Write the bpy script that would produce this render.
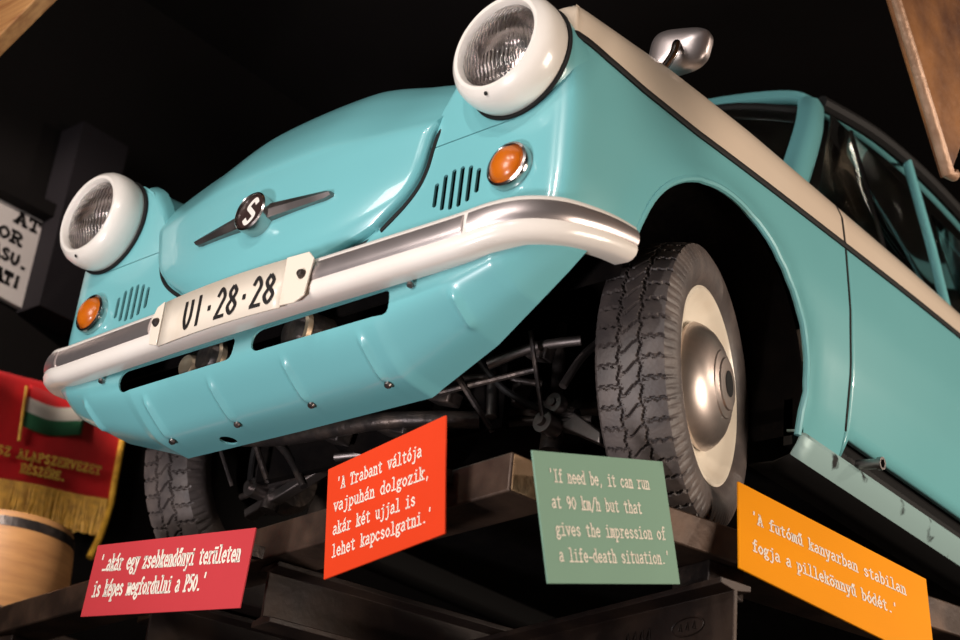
import bpy, bmesh, math, random
from mathutils import Vector, Matrix
random.seed(7)
S = bpy.context.scene
for o in list(bpy.data.objects): bpy.data.objects.remove(o)
C = S.collection
PI = math.pi

# ------------------------------------------------------------------ camera, world, lights, exposure
cd = bpy.data.cameras.new('camera'); cam = bpy.data.objects.new('camera', cd); C.objects.link(cam)
rt = Vector((0.7639928, 0.6382571, 0.0945665)); up = Vector((0.2157341, -0.3908148, 0.8948311)); fw = Vector((-0.6080903, 0.6632433, 0.4362735))
m = Matrix((rt, up, -fw)).transposed().to_4x4(); m.translation = Vector((2.1933889, -1.6941427, -0.9837222))
cam.matrix_world = m
cd.sensor_width = 36; cd.lens = 1566.217 / 960 * 36; cd.clip_start = 0.05
cd.dof.use_dof = True; cd.dof.focus_distance = 3.1; cd.dof.aperture_fstop = 3.2
S.camera = cam
w = bpy.data.worlds.new('room_air'); S.world = w; w.use_nodes = True
w.node_tree.nodes['Background'].inputs[0].default_value = (0.9, 0.85, 0.85, 1)
w.node_tree.nodes['Background'].inputs[1].default_value = 0.008
def aim(o, tgt):
    o.rotation_euler = (Vector(tgt) - o.location).to_track_quat('-Z', 'Y').to_euler()
def area(name, loc, tgt, size, power, col=(1, 1, 1), sy=None):
    l = bpy.data.lights.new(name, 'AREA'); l.energy = power; l.color = col; l.size = size
    if sy: l.shape = 'RECTANGLE'; l.size_y = sy
    o = bpy.data.objects.new(name, l); C.objects.link(o); o.location = loc; aim(o, tgt); return o
def spot(name, loc, tgt, power, col=(1, 1, 1), ang=60, r=0.05, blend=0.5):
    l = bpy.data.lights.new(name, 'SPOT'); l.energy = power; l.color = col; l.spot_size = math.radians(ang); l.shadow_soft_size = r; l.spot_blend = blend
    o = bpy.data.objects.new(name, l); C.objects.link(o); o.location = loc; aim(o, tgt); return o
WARM = (1.0, 0.85, 0.71); NEUT = (1.0, 0.93, 0.88)
area('gallery_light', (0.2, -4.2, 0.6), (0, 0.1, 0.5), 1.6, 122, NEUT)
spot('floor_spot', (0.5, -3.2, -2.2), (0.0, 0.0, 0.42), 430, (1.0, 0.95, 0.97), 30, 0.25, 0.6)
area('side_light', (4.2, 1.7, -0.25), (0.7, 0.9, 0.6), 1.4, 128, WARM)
spot('track_spot', (1.5, -2.4, 1.9), (0.5, 0.1, 0.5), 90, NEUT, 50)
spot('track_spot', (0.6, -2.6, 1.9), (0.2, 0.1, 0.6), 55, NEUT, 50)
spot('track_spot', (3.2, 3.4, 1.6), (0.7, 1.3, 0.75), 120, WARM, 50)
spot('banner_fill_spot', (-0.7, -1.7, 1.5), (-1.8, 0.75, 0.7), 330, (1.0, 0.88, 0.76), 40)  # added unseen lamp that brightens the banner and wall sign
S.view_settings.view_transform = 'Standard'; S.view_settings.look = 'None'; S.view_settings.gamma = 1
S.view_settings.use_curve_mapping = False; S.view_settings.exposure = 0.0

# ------------------------------------------------------------------ materials
def srgb(r, g, b):
    f = lambda c: (c / 255 / 12.92) if c / 255 <= 0.04045 else ((c / 255 + 0.055) / 1.055) ** 2.4
    return (f(r), f(g), f(b))
def mat(name, col, rough=0.5, metal=0.0, coat=0.0, col2=None, scale=8, lo=0.4, hi=0.7, bump=0.0, bscale=60, detail=6, stretch=None, rough2=None, trans=0.0, ior=1.5, sheen=0, spec=0.5):
    M = bpy.data.materials.new(name); M.use_nodes = True; nt = M.node_tree; N = nt.nodes; L = nt.links
    b = N['Principled BSDF']
    b.inputs['Base Color'].default_value = (*col, 1); b.inputs['Roughness'].default_value = rough; b.inputs['Metallic'].default_value = metal
    b.inputs['Coat Weight'].default_value = coat; b.inputs['Coat Roughness'].default_value = 0.05
    b.inputs['Specular IOR Level'].default_value = spec
    b.inputs['Transmission Weight'].default_value = trans; b.inputs['IOR'].default_value = ior
    b.inputs['Sheen Weight'].default_value = sheen
    tc = N.new('ShaderNodeTexCoord'); mp = N.new('ShaderNodeMapping'); L.new(tc.outputs['Object'], mp.inputs[0])
    if stretch: mp.inputs['Scale'].default_value = stretch
    n = N.new('ShaderNodeTexNoise'); n.inputs['Scale'].default_value = scale; n.inputs['Detail'].default_value = detail; L.new(mp.outputs[0], n.inputs[0])
    if col2:
        r = N.new('ShaderNodeValToRGB'); r.color_ramp.elements[0].position = lo; r.color_ramp.elements[1].position = hi
        r.color_ramp.elements[0].color = (*col, 1); r.color_ramp.elements[1].color = (*col2, 1)
        L.new(n.outputs[0], r.inputs[0]); L.new(r.outputs[0], b.inputs['Base Color'])
    if rough2 is not None:
        r = N.new('ShaderNodeMapRange'); r.inputs['From Min'].default_value = lo; r.inputs['From Max'].default_value = hi
        r.inputs['To Min'].default_value = rough; r.inputs['To Max'].default_value = rough2
        L.new(n.outputs[0], r.inputs[0]); L.new(r.outputs[0], b.inputs['Roughness'])
    if bump:
        n2 = N.new('ShaderNodeTexNoise'); n2.inputs['Scale'].default_value = bscale; n2.inputs['Detail'].default_value = 4; L.new(mp.outputs[0], n2.inputs[0])
        bp = N.new('ShaderNodeBump'); bp.inputs['Strength'].default_value = bump; bp.inputs['Distance'].default_value = 0.01
        L.new(n2.outputs[0], bp.inputs['Height']); L.new(bp.outputs[0], b.inputs['Normal'])
    return M
TURQ = mat('turquoise_paint', (0.165, 0.45, 0.475), 0.28, 0, 0.6, (0.175, 0.47, 0.495), 3, 0.3, 0.7)
CREAM = mat('cream_paint', (0.74, 0.60, 0.47), 0.3, 0, 0.5, (0.78, 0.65, 0.52), 3, 0.3, 0.7)
WHITE = mat('ivory_enamel', (0.80, 0.73, 0.66), 0.3, 0, 0.5, (0.84, 0.78, 0.72), 6, 0.3, 0.7)
CHROME = mat('worn_chrome', (0.62, 0.56, 0.54), 0.16, 1.0, 0, (0.50, 0.44, 0.42), 9, 0.4, 0.75, rough2=0.3)
DULL = mat('dull_steel', (0.33, 0.29, 0.28), 0.35, 1.0, 0, (0.2, 0.17, 0.16), 14, 0.4, 0.7, rough2=0.55)
STRIPM = mat('brushed_trim_metal', (0.66, 0.58, 0.57), 0.34, 0.9, 0, (0.52, 0.45, 0.44), 10, 0.4, 0.75, rough2=0.44)
BADGEM = mat('badge_brown', (0.035, 0.018, 0.016), 0.35)
MIRR = mat('reflector_silver', (0.88, 0.83, 0.81), 0.20, 1.0)
BLACKR = mat('black_rubber', (0.010, 0.009, 0.009), 0.65, spec=0.25)
DARKM = mat('underbody_black', (0.004, 0.003, 0.003), 0.85, 0.0, 0, (0.008, 0.006, 0.005), 18, 0.45, 0.75, bump=0.2, spec=0.08)
IRON = mat('sooty_iron', (0.06, 0.05, 0.048), 0.42, 0.7, 0, (0.16, 0.12, 0.1), 24, 0.45, 0.75, bump=0.25)
BRASS = mat('tan_cast_metal', (0.45, 0.33, 0.22), 0.4, 0.6, 0, (0.6, 0.5, 0.38), 20, 0.4, 0.7)
TYRE = mat('tyre_rubber', (0.075, 0.060, 0.057), 0.5, 0, 0, (0.14, 0.11, 0.098), 22, 0.4, 0.75, bump=0.12, bscale=160)
RIMC = mat('cream_wheel_paint', (0.86, 0.77, 0.64), 0.35, 0, 0.3, (0.78, 0.66, 0.52), 12, 0.5, 0.8)
HUBM = mat('scratched_hubcap', (0.55, 0.47, 0.43), 0.34, 0.9, 0, (0.34, 0.27, 0.24), 16, 0.4, 0.72, rough2=0.5)
AMBER = mat('amber_glass', (0.50, 0.105, 0.003), 0.3, 0, 0.2, (0.58, 0.14, 0.006), 30, 0.3, 0.7)
LENS = mat('ribbed_glass', (0.97, 0.94, 0.93), 0.03, trans=1.0, ior=1.4)
GLASS = mat('window_glass', (0.75, 0.8, 0.78), 0.02, trans=1.0, ior=1.2)
INT = mat('dark_interior', (0.016, 0.012, 0.01), 0.7, 0, 0, (0.03, 0.023, 0.02), 5)
SEAT = mat('beige_upholstery', (0.30, 0.21, 0.15), 0.7, 0, 0, (0.36, 0.26, 0.19), 30)
STEEL = mat('rusty_dark_steel', (0.022, 0.014, 0.012), 0.4, 0.3, 0, (0.060, 0.034, 0.022), 7, 0.45, 0.75, bump=0.12, bscale=40, rough2=0.6)
RAILM = mat('browned_steel', (0.045, 0.028, 0.021), 0.36, 0.45, 0, (0.115, 0.068, 0.045), 9, 0.4, 0.72, bump=0.1, bscale=50, rough2=0.55)
RUSTY = mat('bare_rust', (0.30, 0.16, 0.07), 0.55, 0.3, 0, (0.42, 0.27, 0.15), 18, 0.35, 0.7, bump=0.2)
WALLM = mat('black_wall_paint', (0.0035, 0.0025, 0.0025), 0.8, 0, 0, (0.005, 0.0036, 0.0036), 2, bump=0.05, spec=0.15)
FLOORM = mat('grey_screed', (0.16, 0.14, 0.13), 0.6, 0, 0, (0.2, 0.18, 0.17), 3)
SILLM = mat('chipped_sill_paint', (0.30, 0.44, 0.43), 0.45, 0.1, 0, (0.02, 0.02, 0.02), 16, 0.60, 0.66)
def board(name, col): return mat(name, col, 0.6, 0, 0, tuple(c * 1.06 for c in col), 4, spec=0.15)
PINK = board('pink_board', srgb(190, 60, 65)); ORANGE = board('orange_board', srgb(215, 62, 27)); GREEN = board('sage_board', srgb(125, 158, 138)); YELLOW = board('yellow_board', srgb(235, 146, 0))
INK = mat('cream_lettering', (0.86, 0.78, 0.66), 0.6); BLK = mat('black_lettering', (0.012, 0.010, 0.010), 0.5)
PLATEM = mat('plate_enamel', (0.80, 0.70, 0.58), 0.35, 0, 0.3, (0.72, 0.60, 0.46), 14, 0.55, 0.8)
WOOD = mat('warm_wood', (0.50, 0.25, 0.09), 0.5, 0, 0.2, (0.30, 0.12, 0.04), 5, 0.35, 0.7, stretch=(1, 14, 14), bump=0.1)
BARREL = mat('tan_wood', (0.55, 0.27, 0.10), 0.55, 0, 0, (0.42, 0.19, 0.07), 4, 0.35, 0.7, stretch=(2, 2, 14))
REDC = mat('red_velvet', (0.70, 0.012, 0.016), 0.6, 0, 0, (0.48, 0.006, 0.009), 7, 0.35, 0.7, sheen=0.1, bump=0.05)
GOLD = mat('gold_thread', (0.90, 0.50, 0.05), 0.5, 0.1, 0, (0.55, 0.26, 0.02), 40, 0.35, 0.7)
GOLDT = mat('bright_gold_embroidery', (0.95, 0.62, 0.10), 0.5)
FWHITE = mat('white_cloth', (0.75, 0.68, 0.6), 0.7); FGREEN = mat('green_cloth', (0.03, 0.16, 0.07), 0.7)
SIGNW = mat('white_sign_enamel', (0.55, 0.50, 0.49), 0.45, 0, 0, (0.48, 0.43, 0.42), 3)
RUSTP = mat('orange_rust_plate', (0.10, 0.035, 0.012), 0.5, 0.2, 0, (0.34, 0.14, 0.04), 7, 0.35, 0.7, bump=0.3, bscale=20)
RUSTE = mat('pale_worn_edge', (0.50, 0.32, 0.22), 0.5, 0.3, 0, (0.3, 0.16, 0.09), 20, 0.35, 0.7, bump=0.3)

# ------------------------------------------------------------------ mesh helpers
def lerp(a, b, t): return a + (b - a) * t
def sstep(a, b, x):
    t = max(0, min(1, (x - a) / (b - a))); return t * t * (3 - 2 * t)
def interp(x, tab):
    if x <= tab[0][0]: return tab[0][1]
    for (a, p), (b, q) in zip(tab, tab[1:]):
        if x <= b: return p + (q - p) * (x - a) / (b - a)
    return tab[-1][1]
def catmull(P, n=8, closed=False):
    P = [Vector(p) for p in P]; out = []; k = len(P)
    rng = range(k if closed else k - 1)
    for i in rng:
        g = (lambda j: P[j % k]) if closed else (lambda j: P[max(0, min(k - 1, j))])
        a, b, c, d = g(i - 1), g(i), g(i + 1), g(i + 2)
        for s in range(n):
            t = s / n
            out.append(0.5 * ((2 * b) + (c - a) * t + (2 * a - 5 * b + 4 * c - d) * t * t + (3 * b - a - 3 * c + d) * t ** 3))
    if not closed: out.append(P[-1].copy())
    return out
class MB:
    def __init__(s): s.v = []; s.f = []; s.mi = []
    def add(s, V, F, mi=0):
        o = len(s.v); s.v += [tuple(v) for v in V]; s.f += [tuple(i + o for i in f) for f in F]; s.mi += [mi] * len(F); return s
    def grid(s, P, cu=False, cv=False, mi=0, mif=None):
        nr, nc = len(P), len(P[0]); o = len(s.v)
        for r in P: s.v += [tuple(p) for p in r]
        for i in range(nr if cv else nr - 1):
            for j in range(nc if cu else nc - 1):
                i2, j2 = (i + 1) % nr, (j + 1) % nc
                s.f.append((o + i * nc + j, o + i * nc + j2, o + i2 * nc + j2, o + i2 * nc + j)); s.mi.append(mif(i, j) if mif else mi)
        return s
    def box(s, c, size, rot=None, mi=0):
        c = Vector(c); R = rot or Matrix.Identity(3); x, y, z = [d / 2 for d in size]
        V = [c + R @ Vector((i * x, j * y, k * z)) for i in (-1, 1) for j in (-1, 1) for k in (-1, 1)]
        return s.add(V, [(0, 1, 3, 2), (4, 6, 7, 5), (0, 4, 5, 1), (2, 3, 7, 6), (0, 2, 6, 4), (1, 5, 7, 3)], mi)
    def tube(s, path, r, n=12, caps=True, mi=0, closed=False):
        P = [Vector(p) for p in path]; k = len(P); rings = []; prev = None
        for i, p in enumerate(P):
            if closed: t = (P[(i + 1) % k] - P[i - 1]).normalized()
            else: t = (P[min(k - 1, i + 1)] - P[max(0, i - 1)]).normalized()
            if prev is None:
                a = Vector((0, 0, 1)) if abs(t.z) < 0.9 else Vector((1, 0, 0)); u = t.cross(a).normalized()
            else: u = (prev - t * prev.dot(t)).normalized()
            prev = u; q = t.cross(u); rr = r[i] if isinstance(r, (list, tuple)) else r
            rings.append([p + (u * math.cos(2 * PI * j / n) + q * math.sin(2 * PI * j / n)) * rr for j in range(n)])
        o = len(s.v); s.grid(rings, cu=True, cv=closed, mi=mi)
        if caps and not closed:
            s.f.append(tuple(o + j for j in range(n))[::-1]); s.f.append(tuple(o + (k - 1) * n + j for j in range(n))); s.mi += [mi, mi]
        return s
    def lathe(s, prof, c, axis, n=48, mi=0, cap=False):
        c = Vector(c); ax = Vector(axis).normalized(); a = Vector((0, 0, 1)) if abs(ax.z) < 0.9 else Vector((1, 0, 0))
        u = a.cross(ax).normalized(); q = ax.cross(u); o = len(s.v)
        s.grid([[c + ax * h + (u * math.cos(2 * PI * j / n) + q * math.sin(2 * PI * j / n)) * r for j in range(n)] for r, h in prof], cu=True, mi=mi)
        if cap:
            k = len(prof); s.f.append(tuple(o + j for j in range(n))[::-1]); s.f.append(tuple(o + (k - 1) * n + j for j in range(n))); s.mi += [mi, mi]
        return s
    def prism(s, poly, O, U, V, d, mi=0):
        O, U, V, d = Vector(O), Vector(U), Vector(V), Vector(d); k = len(poly)
        P = [O + U * a + V * b for a, b in poly]
        return s.add(P + [p + d for p in P], [tuple(range(k))[::-1], tuple(range(k, 2 * k))] + [(i, (i + 1) % k, (i + 1) % k + k, i + k) for i in range(k)], mi)
    def mirror(s):
        o = len(s.v); s.v += [(-x, y, z) for x, y, z in s.v]; nf = len(s.f)
        s.f += [tuple(i + o for i in f)[::-1] for f in s.f[:nf]]; s.mi += s.mi[:nf]; return s
    def build(s, name, mats, parent=None, smooth=True, ang=40, fix=True, bevel=0, solid=0, soff=-1):
        me = bpy.data.meshes.new(name); me.from_pydata(s.v, [], s.f)
        for mm in (mats if isinstance(mats, (list, tuple)) else [mats]): me.materials.append(mm)
        me.polygons.foreach_set('material_index', s.mi)
        if fix:
            bm = bmesh.new(); bm.from_mesh(me); bmesh.ops.remove_doubles(bm, verts=bm.verts, dist=1e-5); bmesh.ops.recalc_face_normals(bm, faces=bm.faces); bm.to_mesh(me); bm.free()
        if smooth:
            me.shade_smooth(); me.set_sharp_from_angle(angle=math.radians(ang))
        o = bpy.data.objects.new(name, me); C.objects.link(o)
        if parent: o.parent = parent
        if solid:
            q = o.modifiers.new('thickness', 'SOLIDIFY'); q.thickness = solid; q.offset = soff
        if bevel:
            q = o.modifiers.new('edge', 'BEVEL'); q.width = bevel; q.segments = 2; q.limit_method = 'ANGLE'
        return o
def cut(o, cutter, ang=40):
    """subtract the shapes collected in cutter from o, leaving a plain mesh"""
    k = cutter.build('cutter', [], None, smooth=False)
    b = o.modifiers.new('cut', 'BOOLEAN'); b.operation = 'DIFFERENCE'; b.object = k; b.solver = 'EXACT'
    dg = bpy.context.evaluated_depsgraph_get(); me = bpy.data.meshes.new_from_object(o.evaluated_get(dg)); old = o.data
    o.modifiers.clear(); o.data = me; me.name = old.name
    me.shade_smooth(); me.set_sharp_from_angle(angle=math.radians(ang))
    bpy.data.objects.remove(k); return o
def tag(o, label, cat=None, group=None, kind=None):
    if label: o['label'] = label
    if cat: o['category'] = cat
    if group: o['group'] = group
    if kind: o['kind'] = kind
    return o
def empty(name, loc=(0, 0, 0)):
    o = bpy.data.objects.new(name, None); C.objects.link(o); o.location = loc; o.empty_display_size = 0.1; return o

# ------------------------------------------------------------------ stroke lettering
def cu(*p): return ('c', p)
def ln(*p): return ('l', p)
G = {
 'a': [cu((.15, .82), (.5, 1), (.76, .75), (.77, .2), (.98, 0)), cu((.77, .55), (.4, .55), (.1, .28), (.38, 0), (.77, .22))],
 'b': [ln((.05, 1.5), (.22, 1.5), (.22, 0)), cu((.22, .7), (.55, 1), (.92, .5), (.55, 0), (.22, .25))],
 'c': [cu((.88, .72), (.5, 1), (.1, .5), (.5, 0), (.9, .22))],
 'd': [ln((.58, 1.5), (.77, 1.5), (.77, 0), (.97, 0)), cu((.77, .7), (.42, 1), (.07, .5), (.42, 0), (.77, .25))],
 'e': [cu((.12, .52), (.5, .53), (.9, .52), (.52, 1), (.1, .5), (.5, 0), (.9, .2))],
 'f': [cu((.92, 1.35), (.65, 1.5), (.45, 1.2), (.45, 0)), ln((.15, 0), (.8, 0)), ln((.15, .95), (.8, .95))],
 'g': [cu((.75, .65), (.43, 1), (.12, .65), (.43, .32), (.75, .65)), cu((.28, .38), (.15, .15), (.5, .05), (.9, -.17), (.5, -.45), (.1, -.22), (.35, .05)), ln((.7, .88), (.97, .98))],
 'h': [ln((.05, 1.5), (.22, 1.5), (.22, 0)), ln((.03, 0), (.42, 0)), cu((.22, .65), (.55, 1), (.78, .7), (.78, 0)), ln((.58, 0), (.97, 0))],
 'i': [ln((.2, 1), (.52, 1), (.52, 0)), ln((.12, 0), (.9, 0)), ln((.45, 1.35), (.58, 1.35))],
 'j': [ln((.3, 1), (.65, 1), (.65, .8)), cu((.65, .9), (.65, -.1), (.4, -.48), (.08, -.35)), ln((.58, 1.35), (.71, 1.35))],
 'k': [ln((.05, 1.5), (.22, 1.5), (.22, 0)), ln((.03, 0), (.42, 0)), ln((.82, 1), (.22, .42)), ln((.42, .6), (.84, 0)), ln((.62, 1), (.97, 1)), ln((.62, 0), (1, 0))],
 'l': [ln((.2, 1.5), (.52, 1.5), (.52, 0)), ln((.12, 0), (.9, 0))],
 'm': [ln((0, 1), (.15, 1), (.15, 0)), cu((.15, .75), (.36, 1), (.5, .7), (.5, 0)), cu((.5, .75), (.7, 1), (.86, .7), (.86, 0)), ln((0, 0), (.28, 0)), ln((.74, 0), (1.02, 0))],
 'n': [ln((.05, 1), (.22, 1), (.22, 0)), ln((.03, 0), (.42, 0)), cu((.22, .65), (.55, 1), (.78, .7), (.78, 0)), ln((.58, 0), (.97, 0))],
 'o': [cu((.5, 1), (.1, .5), (.5, 0), (.9, .5), (.5, 1))],
 'p': [ln((.05, 1), (.22, 1), (.22, -.5)), ln((.03, -.5), (.45, -.5)), cu((.22, .7), (.55, 1), (.92, .5), (.55, 0), (.22, .25))],
 'r': [ln((.1, 1), (.35, 1), (.35, 0)), ln((.08, 0), (.68, 0)), cu((.35, .6), (.6, .98), (.92, .85))],
 's': [cu((.82, .75), (.5, 1), (.18, .75), (.5, .52), (.85, .27), (.5, 0), (.15, .24))],
 't': [cu((.42, 1.35), (.42, .6), (.45, .1), (.65, 0), (.9, .15)), ln((.1, 1), (.8, 1))],
 'u': [ln((.03, 1), (.22, 1), (.22, .8)), cu((.22, .9), (.22, .3), (.45, 0), (.78, .3)), ln((.6, 1), (.78, 1), (.78, 0), (.97, 0))],
 'v': [ln((.12, 1), (.5, 0), (.88, 1)), ln((0, 1), (.3, 1)), ln((.7, 1), (1, 1))],
 'y': [ln((.12, 1), (.52, .05)), ln((.88, 1), (.4, -.48), (.1, -.48)), ln((0, 1), (.3, 1)), ln((.7, 1), (1, 1))],
 'z': [ln((.15, .8), (.15, 1), (.85, 1), (.12, 0), (.88, 0), (.88, .2))],
 'A': [ln((.1, 0), (.5, 1.4), (.9, 0)), ln((.25, .45), (.75, .45)), ln((-.02, 0), (.27, 0)), ln((.73, 0), (1.02, 0)), ln((.3, 1.4), (.5, 1.4))],
 'T': [ln((.08, 1.1), (.08, 1.4), (.92, 1.4), (.92, 1.1)), ln((.5, 1.4), (.5, 0)), ln((.27, 0), (.73, 0))],
 'I': [ln((.5, 1.4), (.5, 0)), ln((.2, 0), (.8, 0)), ln((.2, 1.4), (.8, 1.4))],
 'P': [ln((.05, 1.4), (.25, 1.4), (.25, 0)), ln((.05, 0), (.5, 0)), cu((.25, 1.4), (.6, 1.4), (.92, 1.05), (.6, .68), (.25, .68))],
 'L': [ln((.25, 1.4), (.25, 0), (.9, 0), (.9, .3)), ln((.05, 1.4), (.45, 1.4)), ln((.05, 0), (.3, 0))],
 'S': [cu((.82, 1.1), (.5, 1.4), (.16, 1.05), (.5, .72), (.86, .36), (.5, 0), (.12, .32))],
 'Z': [ln((.12, 1.15), (.12, 1.4), (.88, 1.4), (.1, 0), (.9, 0), (.9, .25))],
 'E': [ln((.88, 1.15), (.88, 1.4), (.2, 1.4), (.2, 0), (.9, 0), (.9, .25)), ln((.2, .72), (.65, .72))],
 'R': [ln((.05, 1.4), (.2, 1.4), (.2, 0)), ln((.02, 0), (.4, 0)), cu((.2, 1.4), (.6, 1.4), (.88, 1.05), (.6, .7), (.2, .7)), ln((.5, .7), (.85, 0), (1, 0))],
 'V': [ln((.1, 1.4), (.5, 0), (.9, 1.4)), ln((0, 1.4), (.27, 1.4)), ln((.73, 1.4), (1, 1.4))],
 'O': [cu((.5, 1.4), (.08, .7), (.5, 0), (.92, .7), (.5, 1.4))],
 'U': [cu((.15, 1.4), (.15, .5), (.5, 0), (.85, .5), (.85, 1.4))],
 'H': [ln((.15, 1.4), (.15, 0)), ln((.85, 1.4), (.85, 0)), ln((.15, .7), (.85, .7))],
 '5': [ln((.85, 1.4), (.25, 1.4), (.2, .75)), cu((.2, .78), (.55, .9), (.88, .45), (.5, 0), (.12, .22))],
 '0': [cu((.5, 1.4), (.1, .7), (.5, 0), (.9, .7), (.5, 1.4))],
 '9': [cu((.84, 1), (.5, 1.4), (.15, .98), (.5, .58), (.84, 1), (.78, .4), (.4, 0))],
 '2': [cu((.12, 1.05), (.5, 1.4), (.86, 1.0), (.55, .55), (.12, 0)), ln((.12, 0), (.9, 0))],
 '8': [cu((.5, 1.4), (.18, 1.07), (.5, .74), (.82, 1.07), (.5, 1.4)), cu((.5, .74), (.1, .37), (.5, 0), (.9, .37), (.5, .74))],
 '.': [ln((.4, .06), (.58, .06))], '\u00b7': [ln((.50, .58), (.50, .68))], ',': [ln((.5, .1), (.38, -.25))], "'": [ln((.5, 1.5), (.46, 1.15))], '-': [ln((.15, .5), (.85, .5))],
 '/': [ln((.1, -.2), (.9, 1.5))], '!': [ln((.5, 1.4), (.5, .45)), ln((.42, .07), (.58, .07))], '|': [ln((.5, 1.4), (.5, 0))],
 '\u2026': [ln((.08, .06), (.2, .06)), ln((.44, .06), (.56, .06)), ln((.8, .06), (.92, .06))],
}
ACC = {'\u00e1': ('a', 1), '\u00e9': ('e', 1), '\u00f3': ('o', 1), '\u0151': ('o', 2), '\u0171': ('u', 2), '\u00f6': ('o', 3), '\u00fc': ('u', 3), '\u00c9': ('E', 4)}
def glyph(ch):
    if ch in ACC:
        b, a = ACC[ch]; ex = {1: [ln((.42, 1.2), (.66, 1.5))], 2: [ln((.3, 1.2), (.46, 1.5)), ln((.6, 1.2), (.78, 1.5))], 3: [ln((.2, 1.32), (.34, 1.32)), ln((.66, 1.32), (.8, 1.32))], 4: [ln((.45, 1.55), (.7, 1.8))]}[a]
        base = G[b]
        return base + ex
    return G.get(ch, [])
def lettering(mb, text, O, U, V, width, xh, wt=0.17, adv=1.12, lift=None, zs=1):
    """strokes of a text line: O start of baseline, U and V unit directions, total width and x-height in metres"""
    n = len(text); cw = width / (n * adv - (adv - 1)); O, U, V = Vector(O), Vector(U).normalized(), Vector(V).normalized(); h = wt * xh / 2
    for i, ch in enumerate(text):
        for typ, pts in glyph(ch):
            p = [Vector((x * cw + i * adv * cw, y * xh)) for x, y in pts]
            if typ == 'c':
                p3 = catmull([(q.x, q.y, 0) for q in p], 7); p = [Vector((q.x, q.y)) for q in p3]
                Lf, Rt = [], []
                for k, q in enumerate(p):
                    t = p[min(len(p) - 1, k + 1)] - p[max(0, k - 1)]
                    t = t.normalized() if t.length > 1e-9 else Vector((1, 0)); nn = Vector((-t.y, t.x)) * h
                    Lf.append(O + U * (q.x + nn.x) + V * (q.y + nn.y)); Rt.append(O + U * (q.x - nn.x) + V * (q.y - nn.y))
                mb.grid([Lf, Rt])
            else:
                for a, b in zip(p, p[1:]):
                    t = (b - a).normalized(); nn = Vector((-t.y, t.x)) * h; a2, b2 = a - t * h * .9, b + t * h * .9
                    mb.add([O + U * q.x + V * q.y for q in (a2 + nn, a2 - nn, b2 - nn, b2 + nn)], [(0, 1, 2, 3)])

# ------------------------------------------------------------------ room shell
def plane_box(name, c, size, M, rot=None):
    o = MB().box(c, size, rot).build(name, M, None, smooth=False); o['kind'] = 'structure'; return o
plane_box('floor', (1.0, 0.0, -2.65), (7.4, 12.2, 0.1), FLOORM)
plane_box('ceiling', (1.0, 0.0, 2.35), (7.4, 12.2, 0.1), WALLM)
plane_box('wall_left', (-1.85, 0.0, -0.15), (0.1, 12.2, 4.9), WALLM)
plane_box('wall_right', (4.65, 0.0, -0.15), (0.1, 12.2, 4.9), WALLM)
plane_box('wall_back', (1.4, 5.05, -0.15), (6.4, 0.1, 4.9), WALLM)
plane_box('wall_front', (1.4, -6.05, -0.15), (6.4, 0.1, 4.9), WALLM)
# pilaster and ledge on the left wall
plane_box('trim_1', (-1.74, .66, 1.32), (0.12, 0.18, .66), mat('charcoal_paint', (0.008, 0.006, 0.008), 0.8, spec=0.2))
plane_box('trim_2', (-1.76, -0.5, 1.33), (0.08, 2.6, 0.045), WALLM)
plane_box('trim_3', (1.9, 1.5, 2.05), (0.16, 6.8, 0.5), WALLM)

# ------------------------------------------------------------------ steel platform
ZR = -0.013
def along(a, b): return (Vector((b[0], b[1], 0)) - Vector((a[0], a[1], 0))).normalized()
def rail(name, a, b, wdt, h, ztop, M, side=1, mats=None):
    """hollow-looking steel bar from a to b (outer top edge), body on the given side"""
    t = along(a, b); n = Vector((-t.y, t.x, 0)) * side
    P = [(0, 0), (wdt, 0), (wdt, -h), (0, -h)]
    mb = MB().prism(P, (a[0], a[1], ztop), n, (0, 0, 1), Vector((b[0] - a[0], b[1] - a[1], 0)))
    return mb.build(name, M, None, bevel=0.004)
fr = rail('steel_rail', (0.563, 0.2), (-1.385, 0.4624), 0.11, 0.072, ZR, RAILM, -1)
tag(fr, 'long browned steel rail across the front of the platform behind the pink and orange boards', 'steel rail', 'rails of the platform')
b = MB().box((0.5655, 0.2, ZR - 0.036), (0.012, 0.1, 0.066), Matrix.Rotation(-0.134, 3, 'Z')); b.v = [(x, y + 0.055, z) for x, y, z in b.v]
b.build('end_plate', RUSTY, fr, bevel=0.002)
sr = rail('steel_rail', (0.622, 0.417), (1.30, 2.86), 0.16, 0.066, ZR, RAILM, 1)
tag(sr, 'browned steel rail under the big right-hand front wheel running back behind the yellow board', 'steel rail', 'rails of the platform')
lr = rail('steel_rail', (-0.47, 0.46), (0.05, 2.9), 0.40, 0.066, ZR, STEEL, 1)
tag(lr, 'dark steel rail under the far front wheel behind the pink board', 'steel rail', 'rails of the platform')
def ibeam(name, a, b, ztop, h, wdt, label, tf=0.011, tw=0.009):
    t = along(a, b); n = Vector((-t.y, t.x, 0)); w2 = wdt / 2; q = tw / 2
    P = [(-w2, 0), (w2, 0), (w2, -tf), (q, -tf - .006), (q, -h + tf + .006), (w2, -h + tf), (w2, -h), (-w2, -h), (-w2, -h + tf), (-q, -h + tf + .006), (-q, -tf - .006), (-w2, -tf)]
    o = MB().prism(P, (a[0], a[1], ztop), n, (0, 0, 1), Vector((b[0] - a[0], b[1] - a[1], 0))).build(name, STEEL, None, bevel=0.0015)
    return tag(o, label, 'steel beam', 'I-beams of the platform')
ib1 = ibeam('steel_beam', (-0.155, 0.32), (0.33, 2.3), ZR - 0.074, 0.125, 0.075, 'dark steel I-beam end standing between the pink and orange boards')
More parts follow.
